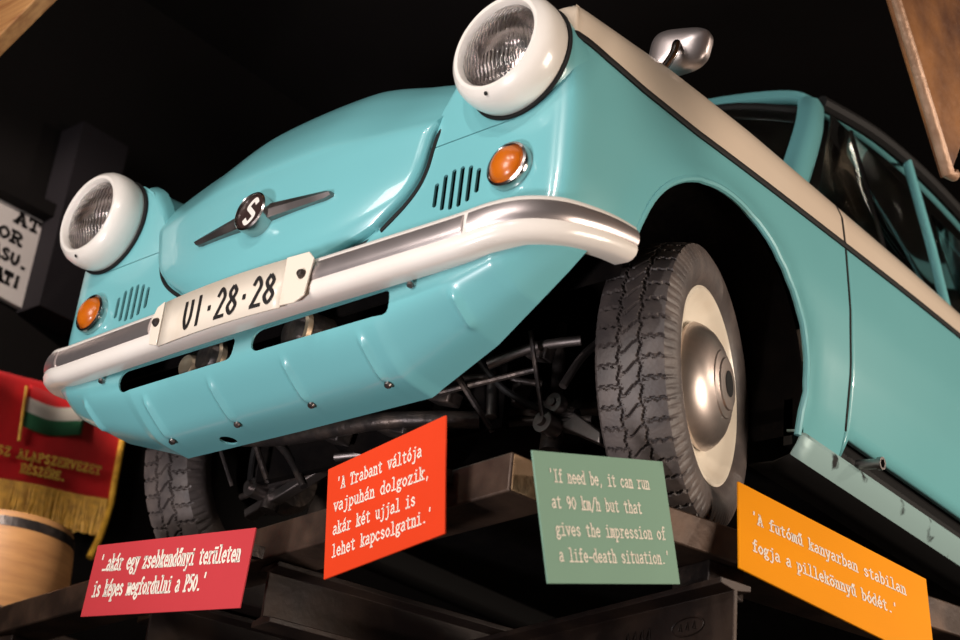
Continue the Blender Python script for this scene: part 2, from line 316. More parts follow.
ib2 = ibeam('steel_beam', (-0.60, 0.385), (-0.18, 2.3), ZR - 0.074, 0.125, 0.075, 'dark steel I-beam whose end peeks out below the pink board')
ib3 = ibeam('steel_beam', (0.745, 0.630), (0.0, 0.81), -0.14, 0.13, 0.075, 'dark steel I-beam with raised foundry marks running under the green board')
pk = MB().box((0.63, 0.715, -0.1095), (0.10, 0.09, 0.061), Matrix.Rotation(-0.24, 3, 'Z')).build('packing_block', IRON, None, bevel=0.003)
tag(pk, 'dark rusty packing block between the wheel rail and the I-beam below it', 'steel block')
ib4 = ibeam('steel_beam', (0.62, 1.62), (-0.6, 1.95), ZR - 0.074, 0.1, 0.07, 'dark steel cross beam in the shade far back under the car')
# foundry marks rolled into the web of the lower beam
t3 = along((0.783, 0.62), (0.0, 0.81)); nw = Vector((t3.y, -t3.x, 0)); nw = nw if nw.y < 0 else -nw
mk = MB(); base = Vector((0.783, 0.62, -0.205)) + nw * 0.0055
pts = [base + t3 * (0.155 + 0.042 * math.cos(a)) + Vector((0, 0, 0.017 * math.sin(a))) for a in [2 * PI * i / 28 for i in range(28)]]
mk.tube(pts, 0.0016, 6, closed=True)
for i in range(3):
    mk.tube([base + t3 * (0.135 + i * .018 + dx) + Vector((0, 0, dz)) for dx, dz in ((0, -.007), (.003, .007), (.008, -.005))], 0.0014, 6)
for i in range(4):
    mk.tube([base + t3 * (0.255 + i * .02 + dx) + Vector((0, 0, dz)) for dx, dz in ((0, -.014), (.004, .012), (.01, -.002), (.013, -.014))], 0.0015, 6)
mk.build('foundry_mark', STEEL, ib3)
for x, y, zt, lab in ((0.10, 0.785, -0.27, 'square steel post carrying the marked I-beam'), (0.28, 2.1, ZR - .199, 'square steel post under the rear of the middle I-beam'), (-0.23, 2.1, ZR - .199, 'square steel post under the rear of the far I-beam'), (-1.3, 0.51, ZR - .072, 'square steel post under the far end of the front rail')):
    tag(MB().box((x, y, (zt - 2.6) / 2), (0.08, 0.08, zt + 2.6)).build('steel_post', STEEL, None, bevel=0.004), lab, 'post', 'posts under the platform')

# ------------------------------------------------------------------ quotation boards
def qboard(c4, M, lines, texts, label, xh, wt, mount):
    TL, TR, BR, BL = [Vector(p) for p in c4]; U = (BR - BL).normalized(); V = (TL - BL).normalized(); n = U.cross(V).normalized()
    t = 0.004; w_, h_ = (BR - BL).length, (TL - BL).length
    o = MB().prism([(0, 0), (w_, 0), (w_, h_), (0, h_)], BL, U, V, -n * t).build('quote_board', M, None, bevel=0.0008)
    tag(o, label, 'sign', 'quotation boards on the platform rails')
    for (u0, v0, u1, v1), tx in zip(lines, texts):
        mb = MB(); a = BL + U * u0 + V * v0 + n * 0.0008; d = BL + U * u1 + V * v1 + n * 0.0008
        D = (d - a); lettering(mb, tx, a, D, n.cross(D), D.length, xh, wt)
        mb.build('text_line', INK, o, smooth=False, fix=False)
    for u, v, dep in mount:
        p = BL + U * u * w_ + V * v * h_ - n * t
        MB().prism([(-.012, -.012), (.012, -.012), (.012, .012), (-.012, .012)], p, U, V, -n * dep).build('mounting_bracket', IRON, o)
    return o
qboard([(-.5948, .2094, -.0229), (-.0469, .1786, -.0704), (-.0602, .1818, -.226), (-.6081, .2127, -.1786)], PINK,
       [(.0281, .098, .5211, .0921), (.0267, .0428, .4273, .0396)], ["'\u2026ak\u00e1r egy zsebkend\u0151nyi ter\u00fcleten", "is k\u00e9pes megfordulni a P50.'"],
       'wide pink board with two lines of white Hungarian text, leftmost on the front rail', 0.0225, 0.21, [(.3, .78, .13), (.85, .85, .08)])
qboard([(.1089, .2, .0299), (.4555, .1387, .0509), (.4709, .1527, -.1625), (.1243, .2141, -.1835)], ORANGE,
       [(.0316, .1647, .2878, .157), (.0246, .1238, .3119, .112), (.025, .0788, .2718, .0716), (.0244, .036, .3194, .0322)],
       ["'A Trabant v\u00e1lt\u00f3ja", "vajpuh\u00e1n dolgozik,", "ak\u00e1r k\u00e9t ujjal is", "lehet kapcsolgatni.'"],
       'orange-red board with four lines of Hungarian text under the car nose', 0.0155, 0.18, [(.25, .62, .05), (.8, .62, .06)])
qboard([(.6402, .1603, -.0394), (.6801, .4784, .0465), (.6904, .5345, -.1661), (.6506, .2164, -.2519)], GREEN,
       [(.0318, .169, .2845, .167), (.0304, .125, .2552, .1226), (.0322, .0795, .3094, .0784), (.0326, .0363, .312, .0353)],
       ["'If need be, it can run", "at 90 km/h but that", "gives the impression of", "a life-death situation.'"],
       'sage green board with English text at the platform corner in front of the tyre', 0.0145, 0.17, [(.62, .62, .05), (.88, .62, .05)])
qboard([(.7123, .68, .0727), (.8731, 1.1243, -.0069), (.9083, 1.0783, -.1929), (.7474, .634, -.1133)], YELLOW,
       [(.0317, .1158, .418, .1291), (.0323, .0522, .3907, .0709)], ["'A fut\u00f3m\u0171 kanyarban stabilan", "fogja a pillek\u00f6nny\u0171 b\u00f3d\u00e9t.'"],
       'yellow board with two lines of Hungarian text on the side rail right of the wheel', 0.0165, 0.19, [(.15, .5, .05), (.85, .6, .05)])

# ------------------------------------------------------------------ the car
car = tag(empty('car', (0, 0, ZR)), 'turquoise and cream vintage two-door car with round headlights parked on a raised steel platform', 'car')
_blds = []
def cbuild(mb, name, M, parent=None, **k):
    """a part of the car: world-space mesh moved into the frame of its parent"""
    par = parent or car
    o = mb.build(name, M, par, **k)
    o.matrix_parent_inverse = Matrix.Identity(4)
    q = par; off = Vector((0, 0, 0))
    while q is not None: off += q.location; q = q.parent
    o.location = -off
    if off.length: _blds.append(o)
    return o
def hang(child_loc_obj): pass
PLAN = catmull([(0, .086, 0), (.2, .085, 0), (.4, .083, 0), (.55, .082, 0), (.655, .083, 0), (.702, .094, 0), (.721, .122, 0), (.726, .2, 0), (.730, .3, 0), (.737, .5, 0), (.742, .75, 0), (.745, 1.062, 0)], 10)
PLAN2 = catmull([(.745, 1.062, 0), (.748, 1.5, 0), (.748, 2.0, 0), (.743, 2.5, 0), (.725, 2.9, 0), (.66, 3.2, 0), (.4, 3.31, 0), (0, 3.34, 0)], 12)
BELT = [(0, .745), (.12, .738), (.3, .728), (.47, .727), (.86, .745), (1.32, .766), (1.63, .777), (2.2, .785), (3.4, .79)]
RIDGE = [(0, .80), (.08, .818), (.12, .838), (.4, .868), (.7, .880), (1.0, .882), (1.4, .886), (3.4, .886)]
ZTOP = [(0, .43), (.25, .45), (.33, .5), (.37, .58), (.40, .66), (.43, .72), (.47, .775), (.51, .80), (.62, .80)]
AC, AR = (.58, .33), .305
def wall_pts(plan, front):
    out = []
    for k, p in enumerate(plan):
        t = plan[min(len(plan) - 1, k + 1)] - plan[max(0, k - 1)]; n = Vector((t.y, -t.x, 0)).normalized()
        side = n.x * n.x
        zr = interp(p.y, RIDGE); zb = interp(p.y, BELT)
        if front and p.x < .62:
            zt = interp(p.x, ZTOP); zb = .31 + (zt - .31) * (zb - .31) / (zr - .31); zr = zt
        z0 = .25 if p.y > .85 and p.y < 1.066 else .303
        if p.y < .85: z0 = interp(p.y, [(.09, .31), (.14, .345)])
        col = []
        rows = [z0 + (zb - z0) * i / 16 for i in range(17)] + [zb + (zr - zb) * f for f in (.2, .4, .6, .75, .86, .94, 1)]
        for i, z in enumerate(rows):
            ds = interp(z, [(.25, .03), (.31, .014), (.45, 0), (.6, 0)])
            if z > .6: ds = max(0, .010 * (z - .6) / max(.01, zb - .6)) if i <= 16 else 0
            if i > 16:
                f = (z - zb) / (zr - zb); ds = .010 + .014 * f + .014 * max(0, f - .6) / .4 + .012 * max(0, f - .85) / .15
            df = 0 if i <= 16 else .03 * max(0, ((z - zb) / (zr - zb) - .6) / .4) ** 2
            d = ds * side + df * (1 - side)
            fl = 0
            if p.y > .15:
                r = math.hypot(p.y - AC[0], z - AC[1]) if z > AC[1] else abs(p.y - AC[0])
                fl = .011 * math.exp(-((r - AR) / .035) ** 2) * side
            col.append(Vector((p.x - n.x * (d - fl), p.y - n.y * (d - fl), z)))
        out.append(col)
    return out
WP = wall_pts(PLAN, True)
def side_col(i, j): return 1 if (i >= 16 and PLAN[j].x > .65) else 0
fb = MB(); rowsP = [[WP[j][i] for j in range(len(PLAN))] for i in range(24)]
fb.grid(rowsP, mif=side_col)
# fender top behind the headlight
ftop = []
def zi(y): return .802 + .10 * max(0, y - .083) * (1 if y < .6 else 0) + (.052 if y >= .6 else 0)
for j, p in enumerate(PLAN):
    if p.x < .69: continue
    a = WP[j][23]; zr = a.z
    ftop.append([a] + [Vector((x, max(a.y, .083), z)) for x, z in ((.63, (zr + zi(a.y)) / 2 + .006), (.57, zi(a.y) + .004), (.52, zi(a.y) - .012), (.48, zi(a.y) - .04), (.45, zi(a.y) - .085), (.425, zi(a.y) - .14), (.415, zi(a.y) - .2))])
ftop.insert(0, [Vector((x, .083 if x < .66 else .1, z)) for x, z in ((.675, .795), (.63, .806), (.57, .803), (.52, .79), (.48, .762), (.45, .717), (.425, .662), (.415, .602))])
fb.grid(ftop)
fb.mirror()
fen = fb.build('front_fenders', [TURQ, CREAM], car, solid=.005, soff=-1); fen.location = (0, 0, -ZR)
ct = MB()
arch = [(AC[0] + AR * math.cos(a), AC[1] + AR * math.sin(a)) for a in [PI * i / 40 for i in range(41)]] + [(AC[0] - AR, .15), (AC[0] + AR, .15)]
for sx in (1, -1):
    ct.prism(arch, (sx * .60, 0, 0), (0, 1, 0), (0, 0, 1), (sx * .3, 0, 0))
    ct.lathe([(.085, -.06), (.085, .06)], (sx * .602, .09, .702), (0, 1, 0), 48, cap=True)
    for k in range(6):            # oval of six upright slots
        x = .472 + (k - 2.5) * .0205; hh = .043 * math.sqrt(max(.1, 1 - ((k - 2.5) / 3.1) ** 2))
        sl = [(x + .0056 * math.cos(a), (hh - .005) * (1 if math.sin(a) >= 0 else -1) + .0056 * math.sin(a)) for a in [2 * PI * i / 12 + .01 for i in range(12)]]
        ct.prism([(sx * u, v) for u, v in sl], (0, .06, .477), (1, 0, 0), (0, 0, 1), (0, .05, 0))
    ct.prism([(sx * .38, 0.003), (sx * .60, -.0), (sx * .60, -.0025), (sx * .38, .0005)], (0, .06, .585), (1, 0, 0), (0, 0, 1), (0, .05, 0))
cut(fen, ct)
def side_x(y, z):
    k = min(range(len(PLAN)), key=lambda i: abs(PLAN[i].y - y) + (1 if PLAN[i].x < .69 else 0)); col = WP[k]
    i = min(range(len(col)), key=lambda q: abs(col[q].z - z)); return col[i].x
for sx, nm in ((1, 'arch_lip'), (-1, 'arch_lip')):
    P = [Vector((sx * (side_x(y, z) - .004), y, z)) for y, z in [(AC[0] + AR, .24), (AC[0] + AR, .29)] + arch[:39]]
    cbuild(MB().tube(P, .0075, 8), nm, TURQ, fen if False else car)
# wheel houses, and an added dark backing as shade behind the nose slots
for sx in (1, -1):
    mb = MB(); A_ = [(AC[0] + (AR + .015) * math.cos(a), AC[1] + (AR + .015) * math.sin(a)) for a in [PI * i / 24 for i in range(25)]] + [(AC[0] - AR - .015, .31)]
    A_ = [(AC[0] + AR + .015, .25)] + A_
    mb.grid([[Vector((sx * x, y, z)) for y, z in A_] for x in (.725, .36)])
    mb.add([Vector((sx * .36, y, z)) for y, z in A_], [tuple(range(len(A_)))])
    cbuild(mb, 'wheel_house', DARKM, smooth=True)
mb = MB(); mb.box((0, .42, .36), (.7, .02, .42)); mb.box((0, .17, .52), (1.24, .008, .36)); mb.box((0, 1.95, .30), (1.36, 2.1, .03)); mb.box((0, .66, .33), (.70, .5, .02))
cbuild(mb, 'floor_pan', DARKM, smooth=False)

# doors and rear body
WP2 = wall_pts(PLAN2, False)
for sx in (1, -1):
    mb = MB(); js = [j for j, p in enumerate(PLAN2) if p.y >= 1.062 and p.y <= 2.08 and p.x > .7]
    pts = [[Vector((sx * WP2[j][i].x, WP2[j][i].y + (.004 if j == js[0] else 0), WP2[j][i].z)) for j in js] for i in range(24)]
    mb.grid(pts, mif=lambda i, j: 1 if i >= 16 else 0)
    d = cbuild(mb, 'door', [TURQ, CREAM], solid=.02, soff=-1 if sx > 0 else -1)
    c0 = WP[-1]; c1 = [q[js[0]] for q in pts]
    MB().grid([[Vector((sx * (p.x + .0012), 1.0605, p.z)) for p in c0[2:]], [Vector((sx * (p.x + .0012), 1.0675, p.z)) for p in c0[2:]]]).build('door_gap_shade', BLACKR, d, solid=.003)  # black strip drawn over the seam as the shade in its gap
    hd = MB(); hd.tube(catmull([(sx * .75, 1.80, .67), (sx * .785, 1.81, .672), (sx * .79, 1.87, .673), (sx * .787, 1.95, .672)], 5), .008, 8)
    h_ = hd.build('door_handle', CHROME, d)
    MB().grid([[q - Vector((sx * .028, 0, 0)) for q in r_] for r_ in pts[2:23]]).build('door_trim', INT, d)
mb = MB(); js = [j for j, p in enumerate(PLAN2) if p.y >= 2.07]
mb.grid([[WP2[j][i] + Vector((0, .006 if j == js[0] else 0, 0)) for j in js] for i in range(24)], mif=lambda i, j: 1 if (i >= 16 and PLAN2[js[j]].x > .66) else 0)
bk = [[Vector((0, y, z)), Vector((.4, y, z - .01)), Vector((.66, y, z - .03))] for y, z in ((3.3, .83), (2.9, .88), (2.6, .9))]
mb.grid(bk); mb.mirror(); cbuild(mb, 'rear_body', [TURQ, CREAM], solid=.005)
# belt moulding
for sx in (1, -1):
    P = []
    for W_, pl in ((WP, PLAN), (WP2, PLAN2)):
        for j, p in enumerate(pl):
            if p.x > .68 and p.y < 3.0: P.append(Vector((sx * (W_[j][16].x + .001), W_[j][16].y, W_[j][16].z)))
    cbuild(MB().grid([[q + Vector((sx * o, 0, z)) for q in P] for o, z in ((-.004, .0065), (.004, .0065), (.006, 0), (.004, -.0065), (-.004, -.0065))]), 'belt_moulding', BLACKR)
# sills with jack tube
for sx in (1, -1):
    mb = MB(); P = []
    for y in [.895 + i * .06 for i in range(20)]:
        P.append([Vector((sx * x, y, z)) for x, z in ((.69, .262), (.720, .257), (.724, .246), (.716, .228), (.70, .205), (.66, .195), (.6, .2))])
    mb.grid(P); mb.mi = [1 if i % 6 >= 4 else 0 for i in range(len(mb.f))]; si = cbuild(mb, 'sill', [SILLM, BLACKR], solid=.004)
    MB().box((sx * .690, 1.55, .28), (.02, 1.3, .10)).build('sill_gap_shade', BLACKR, si)  # black strip standing in for shade between door bottom and sill
    jk = MB(); jk.lathe([(.011, .0), (.011, .05), (.014, .05), (.014, .06), (.009, .06), (.009, .0)], (sx * .715, 1.145, .268), (sx, 0, -.1), 20)
    jk.build('jack_tube', DULL, si)

# hood
CEN = [(.050, .393), (.030, .43), (.022, .475), (.020, .52), (.021, .57), (.024, .622), (.034, .652), (.082, .735), (.142, .818), (.21, .874), (.34, .910), (.6, .925), (.98, .955)]
EDG = [(.275, .068, .447), (.335, .068, .487), (.368, .068, .52), (.385, .068, .555), (.394, .068, .595), (.404, .070, .630), (.418, .086, .660), (.434, .104, .690), (.452, .128, .722), (.466, .165, .752), (.478, .28, .775), (.49, .6, .80), (.51, .98, .84)]
cs = catmull([(0, y, z) for y, z in CEN], 5); es = catmull(EDG, 5)
HP = []
for k, (c_, e_) in enumerate(zip(cs, es)):
    t = k / (len(cs) - 1); p = 2.2; row = []
    ss = [-1 + i / 20 for i in range(41)]
    for s in ss:
        a = abs(s) ** p; x = e_.x * s; y = lerp(c_.y, e_.y, a); z = lerp(c_.z, e_.z, a)
        bp = .010 * sstep(.30, .20, abs(x)) if False else .014 * (1 - sstep(.12, .30, abs(x))) * sstep(.40, .58, t)
        row.append(Vector((x, y - bp * .4, z + bp)))
    sg = [Vector((r.x + (-.0 if abs(s) < 1 else 0), r.y, r.z)) for r, s in zip(row, ss)]
    L_ = Vector((-e_.x - .002, e_.y + .019, e_.z - .008)); R_ = Vector((e_.x + .002, e_.y + .019, e_.z - .008))
    HP.append([L_] + sg + [R_])
r0 = [Vector((p.x * 1.0, p.y + .028, p.z - .003)) for p in HP[0]]
hood = cbuild(MB().grid([r0] + HP), 'hood', TURQ, solid=.003, ang=70)
edge = [q[0] for q in HP[:0:-1]] + r0 + [q[-1] for q in HP[1:]]
MB().tube([p + Vector((.004 * (1 if p.x > 0 else -1) * min(1, abs(p.x) / .1), -.004, -.003)) for p in edge], .0045, 8).build('hood_gap_shade', BLACKR, hood).location = -hood.location if False else (0, 0, 0)  # black tube along the hood edge imitates the shaded gap
# badge
eb = MB(); ec = Vector((0, .012, .522)); ax = Vector((0, -1, .05)).normalized()
hub = cbuild(MB().lathe([(.042, -.012), (.044, .012), (.0435, .020), (.040, .023), (.0375, .020), (.0375, .016), (.0, .017)], ec, ax, 40), 'hood_badge', CHROME)
wg = MB()
for sx in (1, -1):
    rows = []
    for f in [i / 10 for i in range(11)]:
        x = .036 + .162 * f; hh = .0165 * (1 - f * .55) * (1 if f < .97 else .5); yy = lerp(.000, .016, f)
        rows.append([Vector((ec.x + sx * x, yy + dy, ec.z + dz * hh - .002)) for dy, dz in ((.02, 1), (.006, 1), (0, 0), (.006, -1), (.02, -1))])
    wg.grid(rows); wg.add(rows[-1], [(0, 1, 2, 3, 4)])
q_ = wg.build('badge_wing', DULL, hub, ang=20)
db = MB().lathe([(.0, .0178), (.037, .0176)], ec, ax, 40).build('badge_field', BADGEM, hub)
sb = MB(); f0 = ec + ax * .0208
for pl in ([(.019, .013), (.006, .021), (-.019, .004), (-.002, .002), (-.012, -.004)], ):
    pass
zz = [(.021, .014), (-.006, .012), (-.018, .003), (.002, .004), (-.021, -.014), (.006, -.012), (.018, -.003), (-.002, -.004)]
lettering(sb, 'S', f0 + Vector((-.021, 0, -.027)), (1, 0, 0), (0.25, 0.05, 1), .036, .038, .26)
sb.build('badge_letter', WHITE, hub, smooth=False)

# headlights
for sx in (-1, 1):
    c_ = Vector((sx * .602, 0, .702)); prof = [(.106, -.085), (.113, -.072), (.1165, -.055), (.1165, -.038), (.1135, -.022), (.106, -.010), (.097, -.003), (.090, -.0035), (.0855, -.010), (.084, -.026)]
    ring = cbuild(MB().lathe(prof, c_, (0, -1, 0), 64) if False else MB().lathe([(r, h) for r, h in prof], c_, (0, -1, 0), 64), 'headlight', WHITE)
    ring.data.transform(Matrix.Identity(4))
    for v in ring.data.vertices: v.co.y = -v.co.y + 0.0 if v.co.y < 0 else v.co.y
    b = MB().lathe([(.083, .030), (.08, .047), (.065, .077), (.04, .094), (.015, .10)], c_, (0, 1, 0), 48).build('reflector', MIRR, ring)
    b = MB().lathe([(.012, .097), (.012, .062), (.016, .060), (.016, .047), (.0, .044)], c_, (0, 1, 0), 24).build('bulb', MIRR, ring)
    ln_ = MB(); rows = []
    for i in range(40):
        r = .0835 * i / 39; rows.append([])
        for j in range(200):
            a = 2 * PI * j / 200; x, z = r * math.cos(a), r * math.sin(a)
            y = .018 - .017 * (1 - (r / .0835) ** 2) + (.0010 * math.sin(x * 2 * PI / .0095) * (1 if abs(z) > .018 or abs(x) > .03 else 0) + .0010 * math.sin(z * 2 * PI / .032)) * (1 - sstep(.072, .080, r))
            rows[-1].append(c_ + Vector((x, y, z)))
    ln_.grid(rows, cu=True).build('lens', LENS, ring, solid=.003, soff=1, ang=80)
    MB().lathe([(.0, -.0), (.004, .0)], c_ + Vector((-.012, .0065, -.105)), (0, -1, -.75), 12).build('rim_screw', BLACKR, ring)
    MB().lathe([(.113, .078), (.1145, .10), (.113, .17), (.10, .20)], c_, (0, 1, 0), 56).build('headlight_pod', TURQ, ring)
    MB().tube([c_ + Vector((.1145 * math.cos(a), .078, .1145 * math.sin(a))) for a in [2 * PI * i / 60 for i in range(60)]], .0042, 8, closed=True).build('gasket', BLACKR, ring)
    # turn signal
    s_ = Vector((sx * .603, .086, .477))
    ts = cbuild(MB().lathe([(.042, -.004), (.0465, .004), (.047, .014), (.0445, .021), (.040, .023), (.0365, .020), (.036, .014)], s_, (0, -1, .02), 40), 'turn_signal', CHROME)
    MB().lathe([(.0365, .016), (.036, .022), (.031, .029), (.022, .035), (.011, .0385), (.0, .0395)], s_, (0, -1, .02), 40).build('amber_lens', AMBER, ts)

# bumper
BP = catmull([(0, -.016, .304), (.2, -.013, .305), (.4, -.003, .309), (.55, .012, .318), (.62, .026, .330), (.67, .052, .340), (.708, .098, .349), (.730, .16, .358), (.740, .212, .364), (.744, .258, .3675)], 8)
def sweep_section(path, sec, inward=True):
    rows = []
    for k, p in enumerate(path):
        t = path[min(len(path) - 1, k + 1)] - path[max(0, k - 1)]; n = Vector((t.y, -t.x, 0)).normalized()
        hs = interp(p.y, [(.1, 1), (.272, .8)])
        rows.append([p + n * o + Vector((0, 0, z * hs)) for o, z in sec])
    return rows
SEC = [(-.034, .036), (-.012, .0405), (.004, .041), (.010, .0385), (.0125, .031), (.0135, .022), (.014, .01), (.014, -.006), (.016, -.012), (.017, -.02), (.014, -.031), (.006, -.039), (-.004, -.042), (-.034, -.038)]
rows = sweep_section(BP, SEC); half = rows
full = [[Vector((-p.x, p.y, p.z)) for p in r] for r in reversed(half[1:])] + half
bm_ = MB().grid(full); n_ = len(SEC); o_ = (len(full) - 1) * n_
bm_.f += [tuple(range(n_)), tuple(o_ + i for i in range(n_))]; bm_.mi += [0, 0]
bump = cbuild(bm_, 'bumper', WHITE, ang=60)
CS = [(.0115, .028), (.0155, .0275), (.0175, .022), (.0195, .012), (.020, .002), (.0185, -.005), (.0155, -.0095), (.010, -.0095)]
def strip(f0, f1):
    P = [p for p in BP if f0 <= p.x and p.x <= f1]; return sweep_section(P, CS)
for sx in (-1, 1):
    for f0, f1, nm in ((.21, .575, 'chrome_strip'), (.578, .80, 'chrome_corner')):
        rr = [[Vector((sx * p.x, p.y, p.z)) for p in r] for r in strip(f0, f1)]
        q = MB().grid(rr); k = len(CS); oo = (len(rr) - 1) * k
        q.f += [tuple(range(k)), tuple(oo + i for i in range(k))]; q.mi += [0, 0]
        q.build(nm, STRIPM, bump, ang=50)
    for x in (.44,):
        MB().lathe([(.0, .006), (.006, .005), (.007, 0)], Vector((sx * x, -.001 + .03, .262)), (0, -.4, -1), 10).build('bumper_bolt', DULL, bump)
# number plate
pl = MB(); PP = []
for x in [-.172 + .348 * i / 12 for i in range(13)]:
    zt = .349 + .004 * (x + .2) / .4; PP.append([Vector((x, -.046 + .02 * (x / .2) ** 2 * .5, z)) for z in (zt, .252)])
pl.grid(PP); plate = cbuild(pl, 'number_plate', PLATEM, solid=.003, ang=30)
tx = MB(); lettering(tx, 'U|\u00b728\u00b728', (-.098, -.0485, .268), (1, .0, 0), (0, 0, 1), .255, .0425, .19, 1.22)
tx.v = [(x, y + .02 * (x / .2) ** 2 * .5 + .001, z) for x, y, z in tx.v]
tx.build('plate_lettering', BLK, plate, smooth=False, fix=False)
for pts, bx in (([(.178, .3535), (.235, .352), (.250, .335), (.238, .262), (.215, .252), (.178, .254)], .226), ([(-.208, .318), (-.196, .343), (-.174, .350), (-.174, .254), (-.200, .262)], -.188)):
    o = MB().prism([(u, v) for u, v in pts], (0, -.048, 0), (1, .04 if bx > 0 else -.04, 0), (0, 0, 1), (0, .004, 0)).build('plate_bracket', PLATEM, plate, bevel=.001)
    MB().lathe([(.0, .010), (.006, .009), (.009, .004), (.010, 0)], (bx, -.039, .307), (0, -1, 0), 14).build('bolt', IRON, plate)

# front apron
def apron_col(x):
    ax_ = abs(x); f = sstep(.36, .725, ax_)
    tY = interp(ax_, [(0, .05), (.5, .052), (.6, .06), (.66, .082), (.70, .115), (.725, .165)]); tZ = interp(ax_, [(0, .30), (.5, .31), (.725, .336)])
    bY = interp(ax_, [(0, .215), (.36, .215), (.52, .185), (.62, .165), (.725, .175)]); bZ = interp(ax_, [(0, .134), (.345, .136), (.37, .147), (.52, .190), (.62, .238), (.68, .29), (.725, .333)])
    dep = tZ - bZ; out = []
    b1 = .045 * min(1, dep / .17)
    P = [Vector((x, tY, tZ)), Vector((x, tY - .10 * dep, tZ - .26 * dep)), Vector((x, tY - .07 * dep, tZ - .52 * dep)), Vector((x, lerp(tY, bY, .19), tZ - .77 * dep)), Vector((x, lerp(tY, bY, .51), tZ - .95 * dep)), Vector((x, bY, bZ))]
    return catmull(P, 6)
xs = [-.725 + 1.45 * i / 290 for i in range(291)]
RIB = (-.52, -.305, -.105, .105, .305, .52)
AP = []
for x in xs:
    col = apron_col(x); k = len(col); o = []
    for i, p in enumerate(col):
        t = i / (k - 1); a = col[max(0, i - 1)]; b_ = col[min(k - 1, i + 1)]; tt = (b_ - a).normalized(); n = Vector((0, tt.z, -tt.y)).normalized()
        if n.y > 0: n = -n
        e = 0
        for r in RIB:
            e += .0075 * math.exp(-((x - r) / .0072) ** 2) * sstep(.44, .50, t) * (1 - sstep(.76, .81, t))
        o.append(p + n * e)
    AP.append(o)
apr = MB().grid(AP).build('front_apron', TURQ, car, solid=.004, soff=-1); apr.location = (0, 0, -ZR)
ct = MB()
for s in (1, -1):
    L0, L1, Z0, Z1, rr = .026, .385, .224, .272, .018
    sh = []
    for cx, cz, a0 in ((L1 - rr, Z1 - rr, 0), (L0 + rr, Z1 - rr, 90), (L0 + rr, Z0 + rr, 180), (L1 - rr, Z0 + rr, 270)):
        sh += [(s * (cx + rr * math.cos(math.radians(a0 + q))), cz + rr * math.sin(math.radians(a0 + q))) for q in (0, 30, 60, 90)]
    ct.prism(sh, (0, -.05, 0), (1, 0, 0), (0, 0, 1), (0, .16, 0))
for x, y in ((-.185, .186),):
    ct.lathe([(.019, -.1), (.019, .1)], (x, y, .13), (0, 0, 1), 20, cap=True)
cut(apr, ct, 50)
for r in RIB[1:5]:
    MB().lathe([(.0, .005), (.006, .004), (.008, 0)], Vector((r, .137, .139)), (0, -.55, -.85), 12).build('apron_bolt', DULL, apr)

# fender mirror
ms = cbuild(MB().tube(catmull([(.655, .40, .812), (.668, .41, .84), (.695, .425, .895), (.700, .43, .925), (.688, .455, .934)], 6), [.010] * 8 + [.0085] * 17, 12), 'wing_mirror', CHROME)
mn = Vector((.25, -.93, -.2)).normalized(); mu = Vector((.93, .25, 0)).normalized(); mv = mn.cross(mu)
mv = mv if mv.z > 0 else -mv
rows = []; mc = Vector((.680, .465, .938))
for s_, d in ((1, -.022), (1.0, -.004), (.96, .004), (.8, .012), (.55, .018), (.25, .021), (.02, .022)):
    rows.append([])
    for j in range(40):
        a = 2 * PI * j / 40; ca, sa = math.cos(a), math.sin(a); e = .55
        u = abs(ca) ** e * (1 if ca > 0 else -1); v = abs(sa) ** e * (1 if sa > 0 else -1)
        rows[-1].append(mc + mu * (.064 * s_ * (u + .18 * v)) + mv * (.047 * s_ * v) * (1 - .14 * u) + mn * d)
mh = MB().grid(rows, cu=True); mh.f.append(tuple(range(40))); mh.mi.append(0)
mh.build('mirror_head', STRIPM, ms, ang=60)

# wheels
NT, AX = 720, 52
side_p = [(.193, .060), (.203, .070), (.216, .076), (.232, .079), (.248, .078), (.262, .0735), (.272, .068)]
rows = [[r, x, 0] for r, x in side_p]
tr = []
for i in range(AX + 1):
    x = .064 - .128 * i / AX; tr.append([.2785 + .0075 * (1 - (x / .064) ** 2), x, 1])
rows = [[r, x, 0] for r, x in side_p] + tr + [[r, -x, 0] for r, x in reversed(side_p)]
def tread(x, th):
    per = 2 * PI / 46; u = (th % per) / per
    d = 0
    zig = .0032 * (abs(2 * ((th / per) % 1) - 1) * 2 - 1)
    for g in (-.020, .020):
        if abs(x - g - zig) < .0026: d = 1
    if abs(x) < .019:                        # centre rib
        q = ((th + per * .3 * math.sin(x * 90)) / per) % 1
        if q < .13: d = max(d, .9)
    elif abs(x) < .066:
        q = (u + .05 * math.sin(abs(x) * 2 * PI / .017) + (.5 if x > 0 else .2)) % 1
        if q < .16: d = 1
    return d
tw = MB(); TP = []
for r, x, k in rows:
    rr = []
    for j in range(NT):
        th = 2 * PI * j / NT; R_ = r
        if k: R_ -= .0075 * tread(x, th) * (1 if abs(x) < .062 else .7)
        elif r > .258:
            q = ((th / (2 * PI / 92)) % 1); R_ -= (.006 if q < .3 else 0); 
        rr.append(Vector((x, R_ * math.cos(th), R_ * math.sin(th))))
    TP.append(rr)
tw.grid(TP, cu=True)
rim = MB().lathe([(.150, -.05), (.186, -.055), (.196, -.060), (.186, -.045), (.178, .03), (.186, .050), (.1965, .060), (.1965, .066), (.191, .068), (.184, .062), (.178, .052), (.168, .044), (.155, .036), (.140, .032), (.128, .034), (.110, .045), (.0, .045)], (0, 0, 0), (1, 0, 0), 72); rim.mi = [1 if i < 72 * 4 else 0 for i in range(len(rim.f))]
rim.lathe([(.0, -.03), (.15, -.05)], (0, 0, 0), (1, 0, 0), 72, mi=1)
